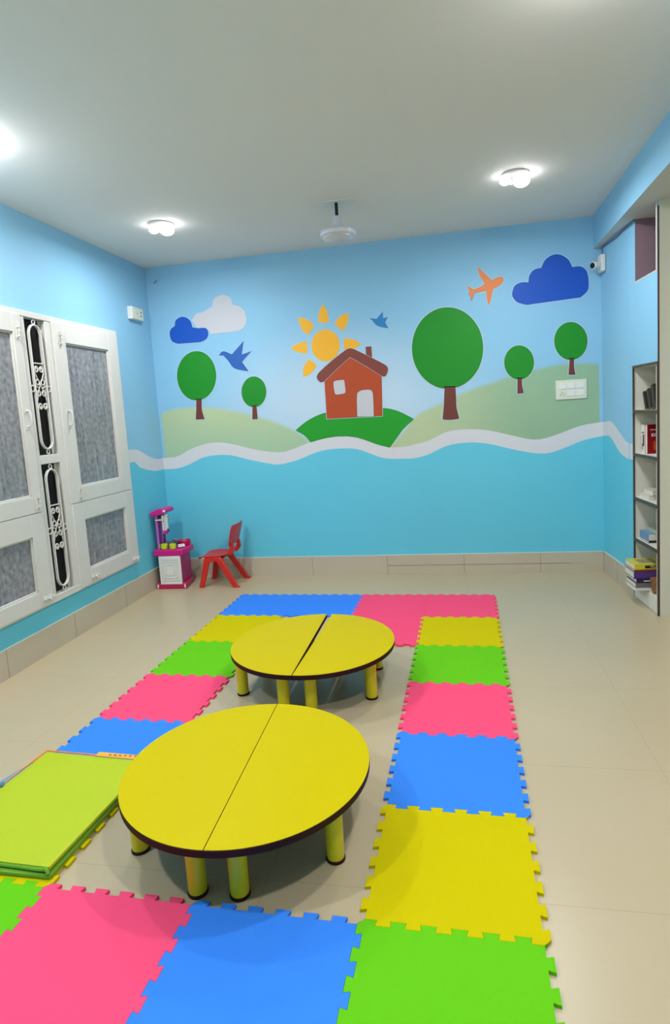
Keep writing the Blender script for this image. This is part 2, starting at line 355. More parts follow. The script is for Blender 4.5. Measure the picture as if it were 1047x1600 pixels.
struct(MB().box(XL-.3, XR+.2, YF-.2, YB+.2, -.1, 0).build('floor', floor_material()))
struct(MB().box(XL-.3, XR+.2, YF-.2, YB+.2, H, H+.1).build('ceiling', M_ceiling))
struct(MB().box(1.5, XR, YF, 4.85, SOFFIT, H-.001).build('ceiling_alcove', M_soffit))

def cr_line(P, k=6):
    out = []
    for i in range(len(P)-1):
        p0 = P[max(0, i-1)]; p1 = P[i]; p2 = P[i+1]; p3 = P[min(len(P)-1, i+2)]
        for j in range(k):
            t = j/k
            out.append(tuple(.5*((2*p1[a])+(-p0[a]+p2[a])*t+(2*p0[a]-5*p1[a]+4*p2[a]-p3[a])*t*t+(-p0[a]+3*p1[a]-3*p2[a]+p3[a])*t**3) for a in (0, 1)))
    out.append(tuple(P[-1])); return out
def ev(L, x):
    if x <= L[0][0]: return L[0][1]
    for a, b in zip(L, L[1:]):
        if a[0] <= x <= b[0]: return a[1]+(b[1]-a[1])*(x-a[0])/max(1e-9, b[0]-a[0])
    return L[-1][1]
def banded_wall(name, u0, u1, top, bot, f, mats, zmax=H, holes=(), extra=()):
    """one wall skin: sea colour below the wave band, the white band, sky above; f maps (u, z) to a point"""
    T, B = cr_line(top), cr_line(bot)
    us = sorted(set([u0+(u1-u0)*i/90 for i in range(91)] + [v for h in holes for v in h[:2]] + list(extra)))
    mb = MB()
    for a, b in zip(us, us[1:]):
        if b-a < 1e-6: continue
        zs = [(0, 0)]
        cuts = [(0, 0, 1)]
        def row(zfa, zfb, zta, ztb, k):
            mid = (a+b)/2
            segs = [(zfa, zfb, zta, ztb)]
            for h in holes:
                if h[0]-1e-6 <= mid <= h[1]+1e-6:
                    out = []
                    for (p, q, r, s) in segs:
                        lo, hi = h[2], h[3]
                        if max(p, q) < lo: out.append((p, q, min(r, lo) if r < lo else lo, min(s, lo) if s < lo else lo))
                        if max(r, s) > hi: out.append((max(p, hi), max(q, hi), r, s))
                    segs = out
            mb.cur = k
            for (p, q, r, s) in segs:
                if r-p < 1e-5 and s-q < 1e-5: continue
                mb.add([f(a, p), f(b, q), f(b, s), f(a, r)], [(0, 1, 2, 3)])
        ba, bb_, ta, tb = ev(B, a), ev(B, b), ev(T, a), ev(T, b)
        row(0, 0, ba, bb_, 1); row(ba, bb_, ta, tb, 2); row(ta, tb, zmax, zmax, 0)
    return struct(mb.build(name, mats, smooth=False))
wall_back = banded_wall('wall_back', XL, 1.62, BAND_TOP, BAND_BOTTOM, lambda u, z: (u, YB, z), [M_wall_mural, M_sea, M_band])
wl_top = [(-1.6, 1.49), (5.0, 1.49), (5.31, 1.487), (5.43, 1.496), (5.56, 1.49), (5.67, 1.458), (5.85, 1.385), (6.0, 1.35), (6.14, BAND_TOP[0][1])]
wl_bot = [(-1.6, 1.36), (5.0, 1.36), (5.29, 1.369), (5.42, 1.355), (5.52, 1.329), (5.75, 1.262), (5.95, 1.228), (6.14, BAND_BOTTOM[0][1])]
WIN = (2.95, 5.30, .42, 2.58)
wall_left = banded_wall('wall_left', YF, YB, wl_top, wl_bot, lambda u, z: (XL, u, z), [M_wall, M_sea, M_band], holes=[WIN])
wr_top = [(-.01, BAND_TOP[-1][1]), (.06, 1.478), (.2, 1.49), (.32, 1.458), (.46, 1.39), (.64, 1.315), (.8, 1.312)]
wr_bot = [(-.01, BAND_BOTTOM[-1][1]), (.05, 1.348), (.17, 1.35), (.3, 1.30), (.45, 1.22), (.63, 1.178), (.8, 1.176)]
SH = (.795, 1.283, 0, 1.945)       # bookcase opening in the lower right wall
VT = (.845, 1.264, 2.61, SOFFIT+.2)
wall_right = banded_wall('wall_right', 0, RLEN, wr_top, wr_bot, lambda u, z: rw(u, 0, z), [M_wall, M_sea, M_band], zmax=SOFFIT, holes=[SH, (VT[0], VT[1], VT[2], SOFFIT+.01)])
# beam over the right side of the room: face, underside
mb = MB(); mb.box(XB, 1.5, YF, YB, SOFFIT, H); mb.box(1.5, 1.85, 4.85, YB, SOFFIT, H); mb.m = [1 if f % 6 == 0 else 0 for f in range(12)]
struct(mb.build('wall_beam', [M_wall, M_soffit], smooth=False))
struct(MB().box(1.5045, XR, 4.842, 4.90, 0, SOFFIT).build('wall_side', M_cream))
struct(MB().box(XR, XR+.1, YF, 4.9, 0, SOFFIT).build('wall_far_right', M_cream))
struct(MB().box(XL-.3, XR+.1, YF-.1, YF, 0, H).build('wall_behind_camera', M_wall))
struct(MB().box(XL-.32, XL-.30, YF, YB+.1, 0, H).build('wall_outer_left', M_dark))

# skirting
def skirt(name, u0, u1, f, joints, h=.206, t=.013, mid=True):
    mb = MB()
    def bx(a, b, d0, d1, z0, z1, k):
        mb.cur = k
        vs = [f(a, d0, z0), f(b, d0, z0), f(b, d1, z0), f(a, d1, z0), f(a, d0, z1), f(b, d0, z1), f(b, d1, z1), f(a, d1, z1)]
        mb.add(vs, [(0,3,2,1),(4,5,6,7),(0,1,5,4),(1,2,6,5),(2,3,7,6),(3,0,4,7)])
    bx(u0, u1, 0, t, 0, h, 0)
    bx(u0, u1, 0, t+.001, h, h+.006, 1)
    for j in joints: bx(j-.002, j+.002, 0, t+.0006, 0, h, 2)
    return struct(mb.build(name, [M_skirt, M_grout, M_joint], smooth=False))
skirt('baseboard_left', YF, YB-.014, lambda u, d, z: (XL+d, u, z), [4.31, 3.535, 5.1, 2.75, 1.95, 1.15])
skirt('baseboard_back', XL, 1.396, lambda u, d, z: (u, YB-d, z), [-2.38, -1.55, -.74, .05, .80])
skirt('baseboard_right', .015, .79, lambda u, d, z: tuple(rw(u, -d, z)), [.40])
# raised seam and cable trunking line along the back skirting
struct(MB().box(-.74, 1.1, YB-.0155, YB-.013, .098, .101).build('trim_1', M_joint))

# ------------------------------------------------------------------ mural motifs (children of the wall they are painted on)
MP = dict(white=mat('mural white', (204, 204, 210), .6, .25), halo=mat('mural outline white', (188, 208, 220), .6, .25),
          blue=mat('mural royal blue', (18, 84, 190), .5, .3, noise=.03), bird=mat('mural bird blue', (26, 92, 176), .5), bird2=mat('mural light bird blue', (40, 130, 196), .5),
          green=mat('mural tree green', (22, 140, 32), .5, .3, noise=.04, nscale=3), dkgreen=mat('mural dark green outline', (14, 84, 44), .5),
          mound=mat('mural grass green', (34, 158, 40), .5, .3, noise=.05, nscale=4), trunk=mat('mural trunk brown', (112, 54, 42), .5), dkbrown=mat('mural dark brown outline', (66, 32, 34), .5),
          sun=mat('mural sun yellow', (250, 184, 48), .5, .3, noise=.03), house=mat('mural brick red', (184, 76, 38), .5, .3, noise=.04), roof=mat('mural roof brown', (132, 62, 50), .5),
          orange=mat('mural orange', (232, 130, 62), .5))
def paint(name, key, m, layer=3, outline=None, halo=.006, parent=None, label=None, k=5, line=.0035, mats=MP):
    P = smooth_poly(MURAL[key], k) if isinstance(key, str) else key
    mb = MB(); ms = []
    f = lambda x, z, d: (x, YB-d, z)
    T = .0007
    def lay(Q, lev, mm):
        mb.cur = len(ms); ms.append(mm); mb.prism(Q, 0, lev*T, f, tri=True)
    if halo: lay(offset_poly(P, halo+(line if outline else 0)), layer, mats['halo'])
    if outline: lay(offset_poly(P, line), layer+.5, mats[outline])
    lay(P, layer+1, mats[m])
    o = mb.build(name, ms, parent or wall_back, smooth=False)
    if label: o['label'] = label
    return o
paint('painted_cloud', 'white_cloud', 'white', 3, halo=.003, label='white painted cloud')
paint('painted_cloud', 'blue_cloud_small', 'blue', 5, label='small royal blue painted cloud overlapping the white one')
paint('painted_cloud', 'big_cloud', 'blue', 3, label='large royal blue painted cloud')
s = paint('painted_sun', 'sun', 'sun', 2, halo=.004, label='yellow painted sun disc')
for i in range(6): paint('sun_ray', 'ray%d' % i, 'sun', 2, halo=.003, parent=s)
for i, nm in enumerate(('small painted tree at the far left', 'smallest painted tree beside the dark blue bird')):
    t = paint('painted_tree', 'tree%d' % (i+1), 'green', 4, 'dkgreen', .006, label='round green crown'); paint('painted_trunk', 'trunk%d' % (i+1), 'trunk', 5, 'dkbrown', .006, parent=t)
t = paint('painted_tree', 'big_tree', 'green', 4, 'dkgreen', .008, label='largest round green crown'); paint('painted_trunk', 'big_trunk', 'trunk', 5, 'dkbrown', .007, parent=t)
for i in (3, 4):
    t = paint('painted_tree', 'tree%d' % i, 'green', 4, 'dkgreen', .006, label='round green crown'); paint('painted_trunk', 'trunk%d' % i, 'trunk', 5, 'dkbrown', .006, parent=t)
paint('painted_bird', 'bird1', 'bird', 3, halo=.004, label='dark blue painted bird')
paint('painted_bird', 'bird2', 'bird2', 3, halo=.004, label='lighter blue painted bird')
paint('painted_airplane', 'plane', 'orange', 3, 'house', .007, line=.0025, label='orange painted airplane')
# the grass mound ends at the wave band
def clip_low(P):
    T = cr_line(BAND_TOP); return [(x, max(z, ev(T, x))) for x, z in P]
paint('painted_mound', clip_low(smooth_poly(MURAL['mound'], 6)), 'mound', 2, 'dkgreen', 0)
h = paint('painted_house', 'house_wall', 'house', 5, 'dkbrown', .005, line=.002, label='brick red painted house wall')
paint('painted_chimney', 'house_chimney', 'roof', 5, 'dkbrown', .005, parent=h, line=.002)
paint('painted_roof', 'house_roof', 'roof', 8, 'dkbrown', .003, parent=h, line=.002)
paint('painted_window', 'house_window', 'white', 7.5, 'dkbrown', 0, parent=h, line=.003)
paint('painted_door', 'house_door', 'white', 7.5, 'dkbrown', 0, parent=h, line=.003)

# ------------------------------------------------------------------ window on the left wall
def glass_material():
    m = bpy.data.materials.new('dusty figured window glass'); m.use_nodes = True; nt = m.node_tree; N = nt.nodes; Lk = nt.links
    b = N['Principled BSDF']; b.inputs['Roughness'].default_value = .28; b.inputs['Specular IOR Level'].default_value = .5
    tc = N.new('ShaderNodeTexCoord'); mp = N.new('ShaderNodeMapping'); mp.inputs['Scale'].default_value = (1, 16, 1.1); Lk.new(tc.outputs['Object'], mp.inputs[0])
    n = N.new('ShaderNodeTexNoise'); n.inputs['Scale'].default_value = 2.2; n.inputs['Detail'].default_value = 8; n.inputs['Roughness'].default_value = .65; n.inputs['Distortion'].default_value = .6
    Lk.new(mp.outputs[0], n.inputs['Vector'])
    n2 = N.new('ShaderNodeTexNoise'); n2.inputs['Scale'].default_value = 26; n2.inputs['Detail'].default_value = 5; Lk.new(tc.outputs['Object'], n2.inputs['Vector'])
    ad = N.new('ShaderNodeMath'); ad.operation = 'ADD'; Lk.new(n.outputs['Fac'], ad.inputs[0]); Lk.new(n2.outputs['Fac'], ad.inputs[1])
    ml = N.new('ShaderNodeMath'); ml.operation = 'MULTIPLY'; ml.inputs[1].default_value = .5; Lk.new(ad.outputs[0], ml.inputs[0])
    cr = N.new('ShaderNodeValToRGB'); e = cr.color_ramp.elements; e[0].position = .33; e[1].position = .70
    e[0].color = (*lin((92, 94, 97)), 1); e[1].color = (*lin((172, 174, 178)), 1)
    Lk.new(ml.outputs[0], cr.inputs[0]); Lk.new(cr.outputs[0], b.inputs['Base Color'])
    bp = N.new('ShaderNodeBump'); bp.inputs['Strength'].default_value = .3; bp.inputs['Distance'].default_value = .003; Lk.new(n2.outputs['Fac'], bp.inputs['Height']); Lk.new(bp.outputs['Normal'], b.inputs['Normal'])
    return m
M_glass = glass_material()
M_darkglass = mat('dark window glass', (24, 23, 25), .25, .15, noise=.4, nscale=5)
def wf(mb, y0, y1, z0, z1, x0, x1): mb.box(XL+x0, XL+x1, y0, y1, z0, z1)
mb = MB()
Z0, Z1 = .375, 2.63
wf(mb, 5.325, 5.375, Z0, Z1, -.10, .035)                  # right jamb
wf(mb, 2.9, 5.325, 2.585, Z1, -.10, .035)                # head
wf(mb, 2.9, 5.325, Z0, .43, -.10, .035)                  # sill rail
wf(mb, 2.85, 2.9, Z0, Z1, -.10, .035)
wf(mb, 4.335, 4.415, .43, 2.585, -.10, .03)              # stiles either side of the grille
wf(mb, 4.035, 4.105, .43, 2.585, -.10, .03)
wf(mb, 4.105, 4.335, 1.465, 1.535, -.10, .028)           # rail between the grilles
window = struct(mb.build('window_1', M_white, bevel=.004))
def sash(y0, y1, z0, z1, py0, py1, pz0, pz1, name='window_shutter'):
    mb = MB(); d0, d1 = -.005, .046
    wf(mb, y0, py0, z0, z1, d0, d1); wf(mb, py1, y1, z0, z1, d0, d1)
    wf(mb, py0, py1, z0, pz0, d0, d1); wf(mb, py0, py1, pz1, z1, d0, d1)
    o = mb.build(name, M_white, window, bevel=.003)
    g = MB(); wf(g, py0-.005, py1+.005, pz0-.005, pz1+.005, .012, .018); g.build('pane', M_glass, o, smooth=False)
    bd = MB()
    for a, b, c, d in ((py0, py0+.012, pz0, pz1), (py1-.012, py1, pz0, pz1), (py0, py1, pz0, pz0+.014), (py0, py1, pz1-.012, pz1)):
        wf(bd, a, b, c, d, .018, .034)
    bd.build('glazing_bead', M_white, o, bevel=.003)
    return o
def handle(y, z, o):
    mb = MB(); mb.tube([(XL+.046, y, z+.06), (XL+.075, y, z+.055), (XL+.082, y, z+.03), (XL+.082, y, z-.03), (XL+.075, y, z-.055), (XL+.046, y, z-.06)], .008)
    mb.box(XL+.045, XL+.05, y-.012, y+.012, z+.045, z+.08); mb.box(XL+.045, XL+.05, y-.012, y+.012, z-.08, z-.045)
    mb.build('handle', M_white, o)
def bolt(y, z, o, horizontal=False):
    mb = MB()
    if horizontal:
        mb.box(XL+.046, XL+.052, y-.05, y+.05, z-.016, z+.016); mb.cyl((XL+.06, y-.065, z), (XL+.06, y+.065, z), .006)
        mb.cyl((XL+.06, y, z), (XL+.082, y, z-.012), .005); mb.box(XL+.05, XL+.068, y-.04, y-.028, z-.012, z+.012); mb.box(XL+.05, XL+.068, y+.028, y+.04, z-.012, z+.012)
    else:
        mb.box(XL+.046, XL+.052, y-.016, y+.016, z-.05, z+.05); mb.cyl((XL+.06, y, z-.06), (XL+.06, y, z+.065), .006)
        mb.cyl((XL+.06, y, z), (XL+.082, y-.012, z), .005); mb.box(XL+.05, XL+.068, y-.012, y+.012, z-.04, z-.028); mb.box(XL+.05, XL+.068, y-.012, y+.012, z+.028, z+.04)
    mb.build('bolt', M_white, o)
s1 = sash(4.405, 5.335, 1.109, 2.59, 4.56, 5.19, 1.235, 2.435); handle(4.49, 1.82, s1); bolt(4.49, 2.46, s1); bolt(4.53, 1.19, s1)
s2 = sash(4.405, 5.345, .39, 1.105, 4.555, 5.20, .52, .955, 'window_shutter'); bolt(5.28, .43, s2, True); bolt(4.60, .445, s2, True)
s3 = sash(3.05, 4.045, 1.109, 2.59, 3.25, 3.955, 1.235, 2.455); handle(3.99, 1.82, s3); bolt(4.0, 2.46, s3); bolt(4.0, 1.19, s3)
s4 = sash(3.05, 4.045, .39, 1.105, 3.25, 3.90, .51, .935, 'window_shutter'); bolt(3.98, .445, s4, True)
for z0, z1 in ((.43, 1.465), (1.535, 2.585)):
    g = MB(); wf(g, 4.1, 4.34, z0, z1, -.034, -.028); g.build('dark_pane', M_darkglass, window, smooth=False)
    g = MB(); wf(g, 4.322, 4.335, z0, z1, -.028, -.01); g.build('inner_frame', M_white, window, bevel=.003)
# wrought iron grilles with a long oval and scrolls
def grille(z0, z1):
    yc = 4.222; zc = (z0+z1)/2; x = XL+.012; r = .068; mb = MB()
    zt, zb = z1-.06-r, z0+.06+r
    path = [(x, yc+r*math.cos(q), zt+r*1.2*math.sin(q)) for q in [PI*i/14 for i in range(15)]] + [(x, yc+r*math.cos(q), zb+r*1.2*math.sin(q)) for q in [PI+PI*i/14 for i in range(15)]]
    for dx in (0, .012): mb.tube([(p[0]+dx, p[1], p[2]) for p in path], .0062, True, 8)
    def ring(y, z, rr, n=14): mb.tube([(x+.006, y+rr*math.cos(2*PI*i/n), z+rr*math.sin(2*PI*i/n)) for i in range(n)], .0052, True, 6)
    ring(yc, zt+r*1.2+.022, .017); ring(yc, zb-r*1.2-.022, .017)
    ring(yc-r-.024, zc-.01, .023); ring(yc+r+.024, zc-.01, .023)
    for s in (1, -1):
        for k, dz in ((1, .185), (1, .085), (-1, .0), (-1, -.10)):
            ring(yc+s*.030, zc+dz-.045, .020)
        def spiral(y, z, a0, dirn, rr):
            pts = []
            for i in range(20):
                q = a0+dirn*i*.42; ra = rr*(1-i/24); pts.append((x+.006, y+ra*math.cos(q), z+ra*math.sin(q)))
            return pts
        mb.tube(spiral(yc+s*.030, zc+.14, PI/2, s, .024), .005, n=6)
        mb.tube(spiral(yc+s*.030, zc-.145, -PI/2, -s, .024), .005, n=6)
        mb.tube([(x+.006, yc+s*.052, zc+.12), (x+.006, yc+s*.03, zc+.07), (x+.006, yc, zc+.03), (x+.006, yc-s*.03, zc-.03), (x+.006, yc-s*.055, zc-.10)], .005, n=6)
        mb.tube([(x+.006, yc+s*.015, zc-.01), (x+.006, yc+s*.05, zc+.012), (x+.006, yc+s*.07, zc-.01)], .005, n=6)
    mb.box(x-.002, x+.012, yc-.055, yc+.055, zc+.182, zc+.19)
    o = mb.build('iron_grille', M_white, window)
    return o
grille(.43, 1.465); grille(1.535, 2.585)

# ------------------------------------------------------------------ vent opening above the bookcase
M_vent = mat('brown purple vent board', (146, 122, 132), .5, .3, noise=.08, nscale=3)
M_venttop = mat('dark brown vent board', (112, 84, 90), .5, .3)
def rbox(mb, s0, s1, d0, d1, z0, z1):
    vs = [rw(s0,d0,z0), rw(s1,d0,z0), rw(s1,d1,z0), rw(s0,d1,z0), rw(s0,d0,z1), rw(s1,d0,z1), rw(s1,d1,z1), rw(s0,d1,z1)]
    return mb.add(vs, [(0,3,2,1),(4,5,6,7),(0,1,5,4),(1,2,6,5),(2,3,7,6),(3,0,4,7)])
mb = MB(); rbox(mb, VT[0]-.01, VT[1]+.01, .30, .31, VT[2]-.01, SOFFIT); rbox(mb, VT[0]-.012, VT[0], .001, .3, VT[2]-.01, SOFFIT); rbox(mb, VT[1], VT[1]+.012, .001, .3, VT[2]-.01, SOFFIT)
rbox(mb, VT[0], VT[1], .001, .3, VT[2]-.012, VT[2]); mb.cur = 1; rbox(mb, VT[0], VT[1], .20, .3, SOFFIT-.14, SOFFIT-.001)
struct(mb.build('window_2', [M_vent, M_venttop], smooth=False))
mb = MB(); rbox(mb, VT[1]+.001, VT[1]+.013, -.004, .01, VT[2], SOFFIT); rbox(mb, VT[0]-.002, VT[1]+.01, -.003, .0, VT[2]-.008, VT[2])
struct(mb.build('trim_2', M_shelfwhite))
mb = MB(); rbox(mb, RLEN-.006, RLEN+.002, -.004, .006, 0, SOFFIT-.04)
struct(mb.build('trim_3', mat('dark red brown corner strip', (84, 52, 46), .5)))
mb = MB(); rbox(mb, .70, .705, -.004, 0, .21, SOFFIT); struct(mb.build('trim_4', M_wall))

# ------------------------------------------------------------------ built in bookcase
LV = [.145, .515, .865, 1.233, 1.589]
bc = thing('bookcase', 'built-in white bookcase with dark edged shelves recessed at the right wall', 'bookcase', rw(1.04, 0, 0), 0)
bc_inv = Matrix.Translation(-rw(1.04, 0, 0))
def child(mb, name, m, parent, org, **k):
    mb.v = [tuple(Vector(v)-Vector(org)) for v in mb.v]; return mb.build(name, m, parent, **k)
bo = rw(1.04, 0, 0); DP = .30
mb = MB(); rbox(mb, .795, 1.283, DP, DP+.012, 0, 1.945); child(mb, 'back_panel', M_shelfwhite, bc, bo)
for a, b in ((.783, .795), (1.283, 1.291)):
    mb = MB(); rbox(mb, a, b, .002, DP+.012, 0, 1.957); child(mb, 'side_panel', M_shelfwhite, bc, bo)
mb = MB(); rbox(mb, .795, 1.283, .004, DP, 1.933, 1.957); child(mb, 'top_panel', M_shelfwhite, bc, bo)
mb = MB(); rbox(mb, .798, 1.281, .001, .02, .004, .128); child(mb, 'plinth', M_shelfwhite, bc, bo)
for z in LV:
    mb = MB(); rbox(mb, .795, 1.283, .008, DP, z-.02, z); sh = child(mb, 'shelf', M_shelfwhite, bc, bo)
    if z > .2:
        mb = MB(); rbox(mb, .795, 1.283, -.004, .008, z-.024, z+.001); e = child(mb, 'shelf_edging', M_darkframe, sh, bo)
mb = MB(); rbox(mb, .785, .80, -.006, .006, .13, 1.95); rbox(mb, .785, 1.287, -.006, .006, 1.93, 1.95); rbox(mb, 1.276, 1.287, -.006, .006, 0, 1.93)
child(mb, 'front_frame', M_darkframe, bc, bo)

M_page = mat('book pages', (226, 220, 205), .8, .2, noise=.06, nscale=40)
def book(label, s, d, z, ws, wd, hz, cover, spine='room', rot=None, group=None, cat='book', name='book', page=True, pm=None):
    """lying or standing book: centre (s, d), bottom z, sizes along the wall, into the wall, up; rot = optional local tilt"""
    org = rw(s, d, z); r = thing(name, label, cat, org, RW_ROT, group)
    M = rot or Matrix.Identity(4)
    t = .0025; a, b = ws/2, wd/2
    # local x runs towards the camera, local y away from the wall plane sign handled by -b
    thin = min((ws, 0), (wd, 1), (hz, 2))[1]
    mb = MB()
    if thin == 2: mb.box(-a, a, -b, b, 0, t, M); mb.box(-a, a, -b, b, hz-t, hz, M)
    elif thin == 0: mb.box(-a, -a+t, -b, b, 0, hz, M); mb.box(a-t, a, -b, b, 0, hz, M)
    else: mb.box(-a, a, -b, -b+t, 0, hz, M); mb.box(-a, a, b-t, b, 0, hz, M)
    if spine == 'room': mb.box(-a, a, -b, -b+t, 0, hz, M)      # towards the room
    else: mb.box(a-t, a, -b, b, 0, hz, M)                    # towards the camera
    mb.build('cover', cover, r, bevel=.0008)
    q = .003
    pg = MB(); pg.box(-a+q, a-q, -b+q, b-q, q, hz-q, M); pg.build('pages', pm or M_page, r)
    return r
def lean(a): return Matrix.Rotation(math.radians(a), 4, 'Y')
B_ = lambda n, c, **k: mat(n, c, .45, .4, noise=k.pop('noise', .1), nscale=k.pop('nscale', 25), **k)
K1, K2, K3 = B_('black patterned cover', (48, 44, 42), noise=.9, nscale=60), B_('brown black cover', (62, 54, 48), noise=.9, nscale=60), B_('charcoal cover', (58, 54, 48))
book('small black patterned book leaning leftmost on the top shelf of the bookcase', .945, .10, LV[4]+.007, .03, .12, .15, K1, rot=lean(-22), group='leaning books on the top shelf')
book('middle leaning book on the top bookcase shelf, black mottled cover', 1.012, .11, LV[4]+.009, .04, .13, .165, K2, rot=lean(-20), group='leaning books on the top shelf')
book('plain charcoal book leaning rightmost and tallest on the top bookcase shelf', 1.085, .12, LV[4]+.009, .045, .14, .195, K3, rot=lean(-16), group='leaning books on the top shelf')
M_redcov = B_('deep red cover', (182, 24, 34), noise=.05); M_whitecov = B_('white cover', (226, 222, 216), noise=.04)
r = book('upright red cover book with white lettering on the second bookcase shelf', .905, .14, LV[3], .052, .17, .235, M_redcov, spine='cam')
w = book('upright white spined book standing behind the red book', .843, .135, LV[3], .07, .16, .235, M_whitecov)
M_wtxt = mat('white print', (235, 225, 222), .5); M_ktxt = mat('black print', (30, 30, 32), .5); M_rust = mat('rust print', (190, 70, 30), .5)
RX = Matrix.Rotation(PI/2, 4, 'X'); FACE_CAM = Matrix.Rotation(PI/2, 4, 'Z') @ RX         # lettering reads from the camera side (+x)
def card(parent, name, m, x0, x1, y0, y1, z0, z1):
    return MB().box(x0, x1, y0, y1, z0, z1).build(name, m, parent, smooth=False)
card(r, 'title_bar', M_wtxt, .0262, .0268, -.062, .052, .190, .197)
card(r, 'emblem', M_wtxt, .0262, .0268, -.052, -.022, .140, .163); card(r, 'emblem', M_redcov, .0268, .0272, -.044, -.030, .146, .157)
card(r, 'subtitle', M_wtxt, .0262, .0268, .0, .04, .156, .160); card(r, 'subtitle', M_wtxt, .0262, .0268, .0, .04, .144, .148)
card(r, 'drawing', M_rust, .0262, .0268, -.04, -.005, .03, .10)
card(w, 'spine_print', M_ktxt, -.02, .016, -.0812, -.0804, .165, .175); card(w, 'spine_print', M_ktxt, -.004, .022, -.0812, -.0804, .06, .155); card(w, 'spine_print', M_ktxt, -.02, -.008, -.0812, -.0804, .03, .08)
P1, P2 = B_('pale grey cover', (196, 188, 176)), B_('off white cover', (214, 206, 196))
book('bottom of two pale books lying on the middle bookcase shelf', .93, .13, LV[2], .20, .20, .042, P2, spine='cam', group='pale books lying on the middle shelf')
book('pale grey book lying on top of another pale book on the middle shelf', .955, .145, LV[2]+.042, .19, .19, .040, P1, spine='cam', group='pale books lying on the middle shelf')
B1, B2, B3 = B_('black cover', (38, 30, 32)), B_('light blue mottled cover', (110, 150, 188), noise=.35, nscale=30), B_('pale green cover', (176, 186, 160), noise=.15)
book('thin black book lying under the blue book on the fourth bookcase shelf', .925, .13, LV[1], .19, .20, .018, B1, spine='cam')
book('thick light blue book lying on a thin black book, fourth shelf', .92, .13, LV[1]+.018, .185, .20, .056, B2)
book('pale green book lying on top of the light blue book', .95, .17, LV[1]+.074, .20, .17, .03, B3)
z = LV[0]
gp = 'books stacked on the bottom shelf'
stk = [('white book at the very bottom of the stack on the lowest bookcase shelf', .028, M_whitecov, .0, .0), ('grey brown book, second from the bottom of the lowest shelf stack', .036, B_('grey brown cover', (120, 104, 104)), .006, .0),
       ('navy book with white spine lettering in the lowest shelf stack', .034, B_('navy cover', (34, 36, 72)), .0, .008), ('thick purple book in the middle of the lowest shelf stack', .056, B_('purple cover', (86, 52, 128)), -.01, -.008),
       ('thin maroon book between the purple and the yellow book', .018, B_('maroon cover', (132, 58, 44)), -.008, -.006), ('yellow book with dark title label on top of the lowest shelf stack', .042, B_('yellow cover', (214, 200, 60), noise=.12), -.006, -.004)]
for i, (lb, hz, cv, ds, dd) in enumerate(stk):
    bk = book(lb, .992+ds, .012+dd, z, .21, .23, hz, cv, spine='cam', group=gp)
    if i == 5:
        card(bk, 'title_label', B1, .1052, .1058, -.035, .11, .010, .032)
        text_obj('lettering', "What's", .021, Matrix.Translation((.1064, .035, .021)) @ FACE_CAM, M_wtxt, bk)
        card(bk, 'cover_print', B_('olive print', (150, 146, 110), noise=.6, nscale=30), -.07, .06, -.06, .08, .0420, .0425)
    if i == 2: card(bk, 'spine_print', M_wtxt, .1052, .1058, -.06, .0, .012, .02)
    z += hz
book('brown gold book leaning beside the stack on the lowest bookcase shelf', 1.185, .07, LV[0]+.006, .035, .14, .125, B_('brown gold cover', (136, 96, 60), noise=.5, nscale=50), rot=lean(-28))

# ------------------------------------------------------------------ foam floor mats
S = .6; PHI = -.0198214; OX, OY = -.37248, 1.79019; MT = .012
AMP = .0115
def wavy():
    """edge from (0,0) to (S,0): dovetail teeth, six periods"""
    P = [(0, 0), (.013, AMP)]
    for k in range(6):
        t = k*.1
        if k: P.append((t-.003, AMP))
        P += [(t+.053, AMP), (t+.047, -AMP)]
        if k < 5: P.append((t+.103, -AMP))
    P += [(.587, -AMP)]
    return P
WV = wavy()
def tile_outline():
    out = []
    out += [(t, a) for t, a in WV]                         # south side, boundary line v = 0
    out += [(S+a, t) for t, a in WV]                       # east side
    out += [(t, S+a) for t, a in [(S, 0)] + WV[::-1][:-1]]  # north, reversed
    out += [(a, t) for t, a in [(S, 0)] + WV[::-1][:-1]]    # west, reversed
    return out
TILE = tile_outline()
mats = {'pink': M_pink, 'blue': M_blue, 'green': M_green, 'yellow': M_yellow}
tile_mesh = {}
def foam(u, v, colour, label):
    x = OX + S*(u*math.cos(PHI)-v*math.sin(PHI)); y = OY + S*(u*math.sin(PHI)+v*math.cos(PHI))
    if colour not in tile_mesh:
        P = offset_poly(TILE, -.0005)
        o = MB().prism(P, 0, MT, lambda a, b, d: (a, b, d)).build('foam_mat', mats[colour], None, (x, y, 0), PHI, bevel=.0012, seg=2)
        tile_mesh[colour] = o
    else:
        o = tile_mesh[colour].copy(); C.objects.link(o); o.location = (x, y, 0)
    tag(o, label, 'foam mat', 'interlocking foam floor mats')
    return o
foam(0, -1, 'green', 'green foam mat at the near right corner of the mat ring')
foam(-1, -1, 'blue', 'blue foam mat in the nearest row, between the pink and green mats')
foam(-2, -1, 'pink', 'pink foam mat in the nearest row, in front of the near table')
foam(-3, -1, 'green', 'green foam mat at the near left corner, in front of the folded mattress')
foam(0, 0, 'yellow', 'large yellow foam mat right of the near table, next to the near green corner mat')
foam(0, 1, 'blue', 'blue foam mat in the right hand column of mats')
foam(0, 2, 'pink', 'pink foam mat between blue and green in the right hand column')
foam(0, 3, 'green', 'green foam mat in the right hand column, right of the far table')
foam(0, 4, 'yellow', 'yellow foam mat near the far end of the right hand column')
foam(0, 5, 'pink', 'pink foam mat at the far right corner of the mat ring')
foam(-1, 5, 'pink', 'pink foam mat in the farthest row, next to the blue mats')
foam(-1, 4, 'pink', 'pink foam mat directly behind the right end of the far table')
foam(-2, 5, 'blue', 'blue foam mat in the farthest row touching the pink mats')
foam(-3, 5, 'blue', 'blue foam mat at the far left corner of the mat ring')
